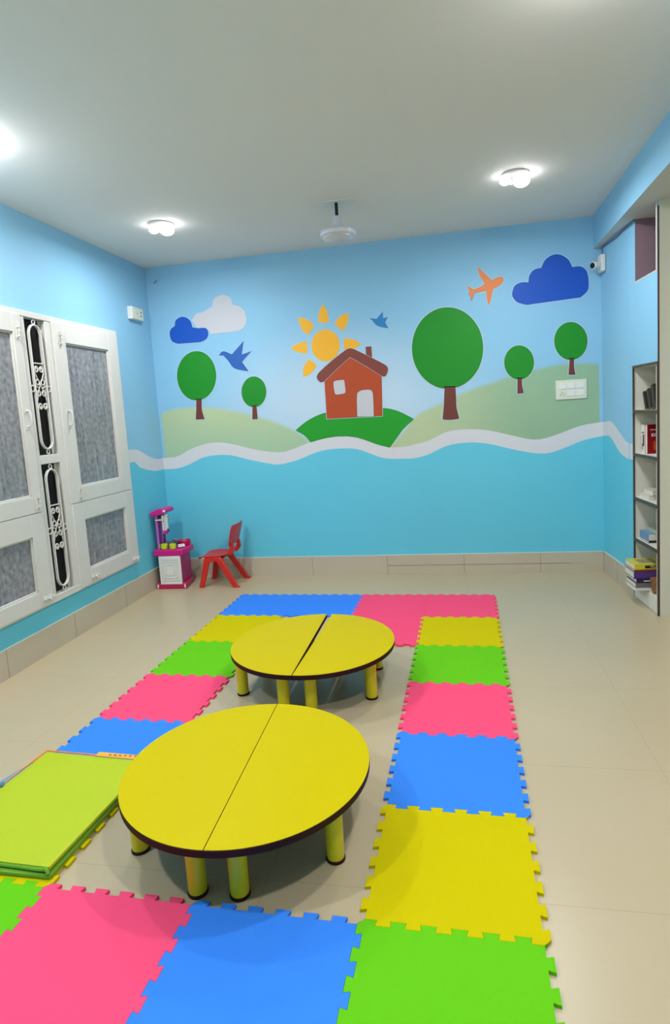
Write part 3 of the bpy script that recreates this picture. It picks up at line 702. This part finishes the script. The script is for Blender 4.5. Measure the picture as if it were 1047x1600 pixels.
foam(-3, 4, 'yellow', 'yellow foam mat left of the far table, next to the far blue mats')
foam(-3, 3, 'green', 'green foam mat in the left hand column, left of the far table')
foam(-3, 2, 'pink', 'pink foam mat between green and blue in the left hand column')
foam(-3, 1, 'blue', 'blue foam mat in the left hand column, behind the folded mattress')
foam(-3, 0, 'yellow', 'yellow foam mat lying under the green folded mattress')

# ------------------------------------------------------------------ half round tables
TH, TT, TR = .285, .028, .510
def half_table(side, loc, rotz, label, shift=(-.02, -.010)):
    """side -1: left half, +1: right half; straight edge along local y"""
    r = thing('half_round_table', label, 'table', loc, rotz, 'low yellow half round tables')
    g = .0006
    arc = [(side*(g+TR*math.cos(q)), TR*math.sin(q)) for q in [-PI/2+PI*i/48 for i in range(49)]]
    mb = MB(); mb.prism(arc, TH-TT, TH-.0012, lambda a, b, d: (a, b, d)); mb.build('edge_band', M_edge, r, bevel=.002)
    arc2 = [(side*(g+.0012+(TR-.0016)*math.cos(q)), (TR-.004)*math.sin(q)) for q in [-PI/2+PI*i/48 for i in range(49)]]
    mb = MB(); mb.prism(arc2, TH-.0013, TH, lambda a, b, d: (a, b, d)); mb.build('tabletop', M_yellowtop, r)
    for lx, ly in ((.080, -.352), (.402, -.155), (.375, .262), (.080, .352)):
        mb = MB(); mb.lathe([(.033, .011), (.0345, .016), (.036, TH-TT-.012), (.040, TH-TT-.004), (.040, TH-TT-.0002)], 28)
        lg = mb.build('leg', M_yellowleg, r, (side*lx+shift[0], ly+shift[1], 0))
        MB().lathe([(.034, 0), (.0375, .002), (.0375, .010), (.034, .0125)], 28).build('foot_cap', M_edge, lg)
    return r
sa = math.radians(2.4)
half_table(-1, (-.903, 2.225, 0), sa, 'left half of the near yellow round table with dark edge')
half_table(1, (-.903, 2.225, 0), sa, 'right half of the near yellow round table with dark edge')
half_table(-1, (-.945, 3.565, 0), math.radians(.6), 'left half of the far yellow round table, gap along its straight side')
ga = math.radians(-1.3)
px, py = -.945+.0065, 3.565-TR
half_table(1, (px - math.sin(ga)*TR*1.0, py + math.cos(ga)*TR, 0), ga, 'right half of the far yellow round table, turned slightly away')

# ------------------------------------------------------------------ folded lime green mattress on the mats
mt = thing('folded_mattress', 'lime green folded vinyl mattress with orange piping lying on the left mats', 'mattress', (-1.85, 2.2, MT), 0)
def pad(name, outline, z0, z1, m, parent, bev, amp=.003):
    mb = MB()
    # fine grid over the outline's bounding quad so that the cover can sag a little
    a, b, c, d = [Vector(p) for p in outline]; n = 26; rnd = random.Random(len(name))
    def P(i, j, z):
        u, v = i/n, j/n; q = (a*(1-u)+b*u)*(1-v)+(d*(1-u)+c*u)*v
        e = min(u, 1-u, v, 1-v)*.8
        lift = amp*(math.sin(q.x*9+q.y*4)+math.sin(q.y*11-q.x*3+1)) if z > z0 else 0
        rd = (1-min(1, e/.06))**2*(z1-z0)*.22
        return (q.x-mt.location.x, q.y-mt.location.y, z+lift*min(1, e*8) - (rd if z > z0 else -rd))
    vs = []; fs = []
    for z in (z0, z1):
        for j in range(n+1):
            for i in range(n+1): vs.append(P(i, j, z))
    K = (n+1)**2
    for j in range(n):
        for i in range(n):
            q = j*(n+1)+i; fs.append((K+q, K+q+1, K+q+n+2, K+q+n+1)); fs.append((q, q+n+1, q+n+2, q+1))
    rim = [i for i in range(n+1)] + [j*(n+1)+n for j in range(1, n+1)] + [n*(n+1)+i for i in range(n-1, -1, -1)] + [j*(n+1) for j in range(n-1, 0, -1)]
    for k in range(len(rim)):
        p, q = rim[k], rim[(k+1) % len(rim)]; fs.append((p, q, K+q, K+p))
    mb.add(vs, fs); return mb.build(name, m, parent)
pad('lower_layer', [(-2.20, 1.840), (-1.580, 1.836), (-1.556, 2.550), (-2.165, 2.570)], 0, .021, M_mattress_shade, mt, .004, .0)
pad('upper_layer', [(-2.205, 1.872), (-1.590, 1.852), (-1.552, 2.560), (-2.150, 2.595)], .024, .046, M_mattress, mt, .004, .0016)
def seam(name, pts, r, m):
    mb = MB(); mb.tube([(p[0]-mt.location.x, p[1]-mt.location.y, p[2]) for p in cr3(pts)], r); return mb.build(name, m, mt)
def cr3(P, k=6):
    out = []
    for i in range(len(P)-1):
        p0, p1, p2, p3 = P[max(0, i-1)], P[i], P[i+1], P[min(len(P)-1, i+2)]
        for j in range(k):
            t = j/k; out.append(tuple(.5*((2*p1[a])+(-p0[a]+p2[a])*t+(2*p0[a]-5*p1[a]+4*p2[a]-p3[a])*t*t+(-p0[a]+3*p1[a]-3*p2[a]+p3[a])*t**3) for a in range(3)))
    out.append(tuple(P[-1])); return out
seam('piping', [(-2.212, 1.87, .044), (-2.195, 2.1, .046), (-2.172, 2.4, .046), (-2.157, 2.58, .045), (-2.152, 2.600, .044), (-2.13, 2.600, .044), (-1.95, 2.590, .044), (-1.75, 2.578, .044), (-1.56, 2.566, .044)], .004, M_orange)
seam('piping', [(-2.30, 1.85, .010), (-2.26, 2.2, .012), (-2.21, 2.45, .014), (-2.165, 2.598, .026)], .004, M_orange)
pad('side_flap', [(-2.285, 1.85), (-2.20, 1.85), (-2.150, 2.575), (-2.175, 2.577)], 0, .012, M_mattress, mt, .002, 0)
o = MB().box(-.0, .05, -.11, .11, 0, .004, Matrix.Translation((-.368, .22, .022)) @ Matrix.Rotation(math.radians(-14), 4, 'Z')).build('blue_strap', M_bluevinyl, mt)
o = MB().cyl((-.352, .09, .036), (-.318, .105, .050), .013).build('zip_pull', mat('grey blue zip pull', (96, 130, 150), .4), mt)
mb = MB()
mb.box(.0, .24, -.012, .022, .044, .0475, Matrix.Translation((-.01, .386, 0)) @ Matrix.Rotation(math.radians(-3), 4, 'Z')); tab = mb.build('care_label', mat('orange cloth label', (232, 176, 70), .7), mt)
M_redtxt = mat('red brown print', (176, 70, 44), .6)
mb = MB()
for i in range(6): mb.box(.06+i*.028, .074+i*.028, .380, .391, .0478, .0482)
mb.build('label_print', M_redtxt, tab)
# front fold: the two layers join in a soft fold at the near right corner
mb = MB(); mb.tube(cr3([(-2.2-mt.location.x, 1.868-2.2, .030), (-1.80-mt.location.x, 1.858-2.2, .029), (-1.64-mt.location.x, 1.850-2.2, .030), (-1.600-mt.location.x, 1.846-2.2, .036), (-1.588-mt.location.x, 1.838-2.2, .022)]), .0075); mb.build('front_fold', M_mattress_shade, mt)

# ------------------------------------------------------------------ toy kitchen
M_mag = mat('magenta plastic', (206, 22, 130), .3, .5); M_magd = mat('crimson magenta plastic', (186, 20, 84), .32, .5); M_magp = mat('plum magenta plastic', (176, 38, 116), .35, .5)
M_lilac = mat('lilac plastic', (190, 96, 196), .35, .5); M_purp = mat('purple plastic', (112, 44, 120), .4); M_lime = mat('lime yellow plastic', (196, 214, 36), .35, .5)
M_greypan = mat('blue grey plastic', (96, 112, 140), .35, .5); M_beige = mat('beige plastic', (226, 206, 176), .45)
kt = thing('toy_kitchen', 'magenta toy kitchen with white door and utensil hood in the corner', 'toy kitchen', (-2.975, 5.82, 0), math.radians(1.5))
I3 = lambda a, b, d: (a, b, d)
MB().prism([(-.165, -.155), (.168, -.155), (.125, .15), (.095, .18), (-.13, .18), (-.165, .14)], 0, .062, I3).build('base', M_magd, kt, bevel=.008)
for x in (-.150, .150): MB().box(x-.008, x+.008, -.159, -.154, .012, .05).build('base_clip', M_whitepl, kt, bevel=.002)
MB().prism([(-.125, -.138), (.122, -.138), (.108, .14), (-.09, .14)], .062, .352, I3).build('body', M_magp, kt, bevel=.006)
dr = MB().box(-.118, .122, -.158, -.139, .050, .352).build('door', M_whitepl, kt, bevel=.005)
mb = MB()
for k, (a, b_, c_, d_) in enumerate(((-.105, .078, .09, .335), (-.085, .058, .115, .310), (-.06, .033, .145, .280))):
    y = -.158-.0005; a += .015; b_ += .017; d_ -= .016
    mb.box(a, b_, y-.003, y, c_, c_+.006); mb.box(a, b_, y-.003, y, d_-.006, d_); mb.box(a, a+.006, y-.003, y, c_, d_); mb.box(b_-.006, b_, y-.003, y, c_, d_)
mb.build('door_moulding', mat('off white moulding', (214, 212, 206), .4), dr)
MB().prism([(-.168, -.160), (.155, -.160), (.158, -.06), (.160, .05), (.155, .13), (.12, .175), (-.14, .175), (-.168, .14)], .352, .420, I3).build('countertop', M_mag, kt, bevel=.012, seg=3)
MB().lathe([(.058, 0), (.066, .03), (.068, .052), (.062, .056), (.052, .03), (.046, .012)], 28).build('sink_basin', M_magd, kt, (.085, .070, .418))
o = MB().box(-.035, .035, -.022, .022, 0, .006).build('control_card', M_whitepl, kt, matrix=Matrix.Translation((.105, -.060, .440)) @ Matrix.Rotation(math.radians(35), 4, 'Z') @ Matrix.Rotation(math.radians(28), 4, 'X'))
for k in (-1, 0, 1): MB().cyl((k*.018, 0, .006), (k*.018, 0, .009), .006, n=12).build('knob', M_grey, o)
for y in (-.105, .05): MB().cyl((-.125, y, .415), (-.125, y, .775), .013, .012).build('post', M_lilac, kt)
MB().box(-.118, -.108, -.09, .035, .415, .770).build('back_panel', M_purp, kt, bevel=.003)
MB().box(-.112, -.104, -.05, -.028, .415, .77).build('panel_strip', M_lilac, kt, bevel=.002)
MB().box(-.135, -.04, -.12, .06, .722, .735).build('utensil_shelf', M_beige, kt, bevel=.003)
# hood: chamfered wedge
hv = [(-.178, -.135, .765), (-.01, -.135, .800), (-.01, .09, .800), (-.178, .09, .765), (-.178, -.135, .812), (-.085, -.12, .850), (-.02, -.12, .850), (-.004, -.13, .828), (-.178, .085, .812), (-.085, .075, .850), (-.02, .075, .850), (-.004, .085, .828)]
hf = [(0, 1, 2, 3), (0, 4, 5, 6, 7, 1), (3, 2, 11, 10, 9, 8), (0, 3, 8, 4), (4, 8, 9, 5), (5, 9, 10, 6), (6, 10, 11, 7), (7, 11, 2, 1)]
MB().add(hv, hf).build('hood', M_mag, kt, bevel=.01, seg=3)
MB().box(-.030, -.004, -.138, -.126, .815, .836).build('hood_sticker', M_whitepl, kt, bevel=.001)
MB().box(-.11, -.004, -.085, -.075, .760, .775).build('hanging_rail', M_dark, kt, bevel=.002)
for i, x in enumerate((-.056, -.036, -.020, -.005)):
    u = thing('toy_utensil', ['white and lilac toy spatula hanging leftmost under the toy kitchen hood', 'second toy utensil from the left under the toy kitchen hood, pink tip', 'third toy utensil from the left under the toy kitchen hood, pink tip', 'rightmost toy utensil under the toy kitchen hood, purple tip'][i], 'toy utensil', (kt.location.x+x, kt.location.y-.092, 0), 0, 'toy utensils hanging from the hood')
    zt = .768+i*.002; zb = .585 + (.02 if i == 3 else 0)
    MB().tube([(0, .012, zt), (0, -.006, zt+.004), (0, -.008, zt-.03), (0, -.006, (zt+zb)/2), (0, -.004, zb+.03)], .006 if i else .009).build('handle', M_whitepl, u)
    MB().sphere((0, -.004, zb+.012), .016, sc=(1, .4, 1.3)).build('head', M_lilac if i == 0 else (M_purp if i == 3 else M_mag), u)
for i, (x, y) in enumerate(((-.055, -.115), (.040, -.115))):
    c_ = thing('toy_pot', ['lime toy pot on the left of the toy kitchen counter front', 'lime toy pot on the right of the toy kitchen counter front'][i], 'toy pot', (kt.location.x+x, kt.location.y+y, .4205), 0, 'lime toy pots on the toy kitchen')
    MB().lathe([(.026, 0), (.034, .006), (.036, .04), (.034, .055), (.031, .056), (.030, .012)], 24).build('pot', M_lime, c_)
    s = -1 if i == 0 else 1
    MB().tube([(s*.034, 0, .045), (s*.056, 0, .044), (s*.058, 0, .022), (s*.035, 0, .016)], .0045).build('handle', M_lime if i == 0 else M_purp, c_)
    MB().cyl((-s*.033, 0, .032), (-s*.05, 0, .034), .006).build('grip', M_purp, c_)
pn = thing('toy_pan', 'dark blue grey toy pan behind the lime toy pots', 'toy pan', (kt.location.x-.055, kt.location.y+.02, .4205), 0)
MB().lathe([(.03, 0), (.045, .02), (.052, .05), (.048, .052), (.04, .015)], 24).build('pan', M_greypan, pn)
MB().tube([(.05, 0, .045), (.08, -.01, .06), (.12, -.02, .06)], .006).build('handle', M_greypan, pn)
bw_ = thing('toy_bowl', 'grey toy bowl beside the dark toy pan on the toy kitchen', 'toy bowl', (kt.location.x-.030, kt.location.y+.125, .4205), 0)
MB().lathe([(.02, 0), (.036, .02), (.044, .058), (.04, .058), (.03, .01)], 24).build('bowl', mat('pale grey blue plastic', (150, 160, 184), .35), bw_)

# ------------------------------------------------------------------ red child's chair
ch = thing('childs_chair', 'small red plastic child chair against the back wall beside the toy kitchen', 'chair', (-2.47, 5.885, 0), math.radians(1))
# seat: a curved shell, front lip drooping, rear rising into the back
def shell(rows, th):
    """rows: list of (list of 3D points across) -> solid of thickness th along -normal approx z"""
    mb = MB(); n = len(rows); m = len(rows[0]); vs = [p for r in rows for p in r]; vs += [(p[0]+th[0], p[1]+th[1], p[2]+th[2]) for r in rows for p in r]
    K = n*m; fs = []
    for i in range(n-1):
        for j in range(m-1):
            a = i*m+j; fs += [(a, a+1, a+m+1, a+m), (K+a, K+a+m, K+a+m+1, K+a+1)]
    rim = list(range(m)) + [i*m+m-1 for i in range(1, n)] + [(n-1)*m+j for j in range(m-2, -1, -1)] + [i*m for i in range(n-2, 0, -1)]
    for k in range(len(rim)):
        a, b = rim[k], rim[(k+1) % len(rim)]; fs.append((a, b, K+b, K+a))
    return mb.add(vs, fs)
rows = []
for x, z, hw in ((-.225, .288, .105), (-.215, .303, .135), (-.19, .313, .155), (-.15, .320, .165), (-.10, .322, .168), (-.03, .322, .166), (.04, .326, .158), (.09, .336, .148), (.13, .352, .138)):
    rows.append([(x, hw*t, z+.010*abs(t)**3 - (.006 if x > -.2 else 0)*(1-t*t)) for t in [-1+2*k/10 for k in range(11)]])
shell(rows, (0, 0, -.012)).build('seat', M_red, ch, bevel=.003)
mb = MB()
for s in (-1, 1):
    mb.box(-.135, .045, s*.155-.010, s*.155+.010, .268, .318)
mb.box(-.13, .04, -.15, .15, .285, .300)
mb.build('seat_frame', M_red, ch, bevel=.006)
def leg(top, foot, w0, w1, d):
    T, F = Vector(top), Vector(foot); mb = MB(); vs = []
    for p, w in ((T, w0), (F, w1)):
        for a, b in ((-w, -d), (w, -d), (w, d), (-w, d)): vs.append((p.x+a, p.y+b, p.z))
    mb.add(vs, [(0, 1, 2, 3), (7, 6, 5, 4), (0, 4, 5, 1), (1, 5, 6, 2), (2, 6, 7, 3), (3, 7, 4, 0)])
    return mb.build('leg', M_red, ch, bevel=.008, seg=3)
for s in (-1, 1):
    leg((-.105, s*.150, .312), (-.185, s*.175, 0), .034, .026, .016)
    leg((.005, s*.150, .312), (.190, s*.175, 0), .038, .030, .016)
    mb = MB(); mb.box(.165, .228, s*.175-.02, s*.175+.02, 0, .014); mb.build('foot', M_red, ch, bevel=.004)
rows = []
for z, hw in ((.432, .118), (.440, .140), (.46, .152), (.50, .158), (.56, .165), (.610, .166), (.634, .160), (.646, .142)):
    rows.append([(.146+(z-.43)*.26+.018*(t*t)*-1+.0, hw*t, z-.018*(abs(t)**4 if z < .45 else 0)) for t in [-1+2*k/12 for k in range(13)]])
shell(rows, (.014, 0, 0)).build('backrest', M_red, ch, bevel=.003)
for s in (-1, 1):
    mb = MB(); y = s*.10
    mb.add([(.09, y-.028, .332), (.135, y-.028, .322), (.175, y-.026, .37), (.168, y-.024, .452), (.140, y-.024, .452), (.133, y-.026, .39),
            (.09, y+.028, .332), (.135, y+.028, .322), (.175, y+.026, .37), (.168, y+.024, .452), (.140, y+.024, .452), (.133, y+.026, .39)],
           [(0,1,2,3,4,5), (11,10,9,8,7,6)] + [(i, (i+1) % 6, 6+(i+1) % 6, 6+i) for i in range(6)])
    mb.build('upright', M_red, ch, bevel=.006, seg=3)

# ------------------------------------------------------------------ electrical fittings
sw = thing('switchboard', 'white six module switchboard on the mural hill under the right tree', 'switchboard', (1.125, YB, 1.806), 0)
MB().box(-.142, .142, -.012, 0, -.092, .092).build('plate', M_ivory, sw, bevel=.004)
for i, x in enumerate((-.082, 0, .082)):
    for j, z in enumerate((.036, -.036)):
        if i == 0 and j == 1:
            o = MB().box(x-.034, x+.034, -.0145, -.012, z-.027, z+.027).build('socket', M_ivory, sw, bevel=.001)
            for hx, hz in ((0, .013), (-.012, -.008), (.012, -.008)): MB().cyl((x+hx, -.0152, z+hz), (x+hx, -.0142, z+hz), .0045, n=10).build('socket_hole', M_dark, o)
        else:
            MB().box(x-.034, x+.034, -.017, -.012, z-.027, z+.027).build('switch', M_whitepl, sw, bevel=.002)
so = thing('wall_socket', 'small white socket box high on the left wall beside the window', 'socket', (XL, 5.79, 2.855), 0)
MB().box(0, .05, -.11, .11, -.062, .062).build('back_box', M_whitepl, so, bevel=.004)
o = MB().box(.05, .056, -.105, .105, -.058, .058).build('face_plate', M_ivory, so, bevel=.002)
for y, z in ((.06, .018), (.06, -.018), (-.02, 0)): MB().cyl((.0555, y, z), (.058, y, z), .008 if y > 0 else .004, n=12).build('socket_hole', M_dark, o)

# security camera with its junction box and cable
cm = thing('security_camera', 'white bullet security camera with dark lens high on the right wall', 'security camera', rw(.09, 0, 2.93), 0)
M2 = Matrix.Translation((-.003, 0, 0)) @ Matrix.Rotation(RW_ROT, 4, 'Z')
MB().box(-.055, .055, -.04, 0, -.075, .075, M2).build('junction_box', M_whitepl, cm, bevel=.006)
dirv = Vector((-.80, -.55, -.12)).normalized(); p0 = Vector((-.045, -.02, -.012)); p1 = p0+dirv*.085
MB().cyl(p0-dirv*.01, p1, .036, .033).build('camera_body', M_whitepl, cm, bevel=.004)
MB().cyl(p1, p1+dirv*.004, .026).build('lens', M_dark, cm)
mb = MB(); mb.tube(cr3([rw(.06, -.008, 3.0), rw(.06, -.008, 3.075), rw(.12, -.01, 3.078), rw(.45, -.012, 3.066), rw(.60, -.010, 3.078), rw(.845, -.006, 3.083)]), .005)
tag(mb.build('cable', M_greypan), 'thin grey cable running from the security camera along the beam underside', 'cable')
tag(MB().cyl((-3.084, YB, 3.222), (-3.03, YB-.035, 3.236), .006).build('wall_hook', M_grey), 'small metal hook high in the left corner of the back wall', 'hook')

# ------------------------------------------------------------------ ceiling: fan motor and lamps
fn = thing('ceiling_fan', 'white bladeless ceiling fan motor hanging on a dark rod', 'ceiling fan', (-.848, 4.92, H), 0)
M_fan = mat('fan grey white enamel', (206, 208, 214), .3, .5); M_chrome = mat('fan bright trim', (232, 234, 238), .2, .6, metal=.6)
MB().box(-.145, .145, -.06, .06, -.006, -.0005).build('ceiling_plate', M_ceiling, fn, bevel=.002)
MB().cyl((0, 0, -.0), (0, 0, -.125), .013).build('down_rod', M_dark, fn)
MB().lathe([(.030, -.110), (.034, -.114), (.036, -.175), (.05, -.205), (.046, -.21)], 28).build('canopy', M_fan, fn)
o = MB().lathe([(.05, -.200), (.11, -.208), (.140, -.225), (.146, -.245), (.140, -.262), (.118, -.272), (.11, -.275), (.085, -.295), (.03, -.302)], 40).build('motor_housing', M_fan, fn)
MB().lathe([(.141, -.228), (.1485, -.236), (.1485, -.242), (.143, -.244)], 40).build('trim_ring', M_chrome, o)
MB().lathe([(.112, -.272), (.122, -.272), (.122, -.278), (.112, -.279)], 40).build('trim_ring', M_chrome, o)

M_lamp = mat('lit frosted bulb', (255, 252, 245), .4, .3, emit=LAMP_STRENGTH)
M_lampbase = mat('lamp base white plastic', (235, 235, 235), .4)
M_lamp_near = mat('bright frosted bulb', (255, 252, 245), .4, .3, emit=48)
def ceiling_lamp(x, y, label, watt=LAMP_WATT, bulb=M_lamp):
    r = thing('ceiling_lamp', label, 'ceiling lamp', (x, y, H), 0, 'ceiling lamps')
    MB().lathe([(.095, 0), (.105, -.003), (.105, -.012), (.095, -.018)], 40).build('base', M_lampbase, r)
    MB().box(-.032, -.020, -.05, .05, -.058, -.012).build('divider', M_lampbase, r, bevel=.002)
    MB().sphere((.046, 0, -.052), .060, sc=(1, 1, .72)).build('bulb', bulb, r)
    MB().sphere((-.070, 0, -.042), .040, sc=(1, 1, .62)).build('bulb', bulb, r)
    ld = bpy.data.lights.new('lamp_light', 'AREA'); ld.shape = 'DISK'; ld.size = .15; ld.energy = watt; ld.color = LAMP_COLOR
    lo = bpy.data.objects.new('lamp_light', ld); C.objects.link(lo); lo.parent = r; lo.location = (0, 0, -.100)
    return r
ceiling_lamp(-2.345, 4.90, 'lit ceiling lamp on the left, near the left wall above the window')
ceiling_lamp(.52, 4.83, 'lit ceiling lamp on the right, above the painted airplane')
for x, y, w_, wt in ((-2.70, 3.12, 'left', 1), (.58, 2.52, 'right', 1), (-2.4, .9, 'left, added to brighten the near mats', 1.5), (.5, .8, 'right, added to brighten the near mats', 1.5)):  # last two lamps are unseen, added to brighten the near mats
    ceiling_lamp(x, y, 'lit ceiling lamp just outside the picture, %s' % w_, LAMP_WATT*wt, M_lamp_near)
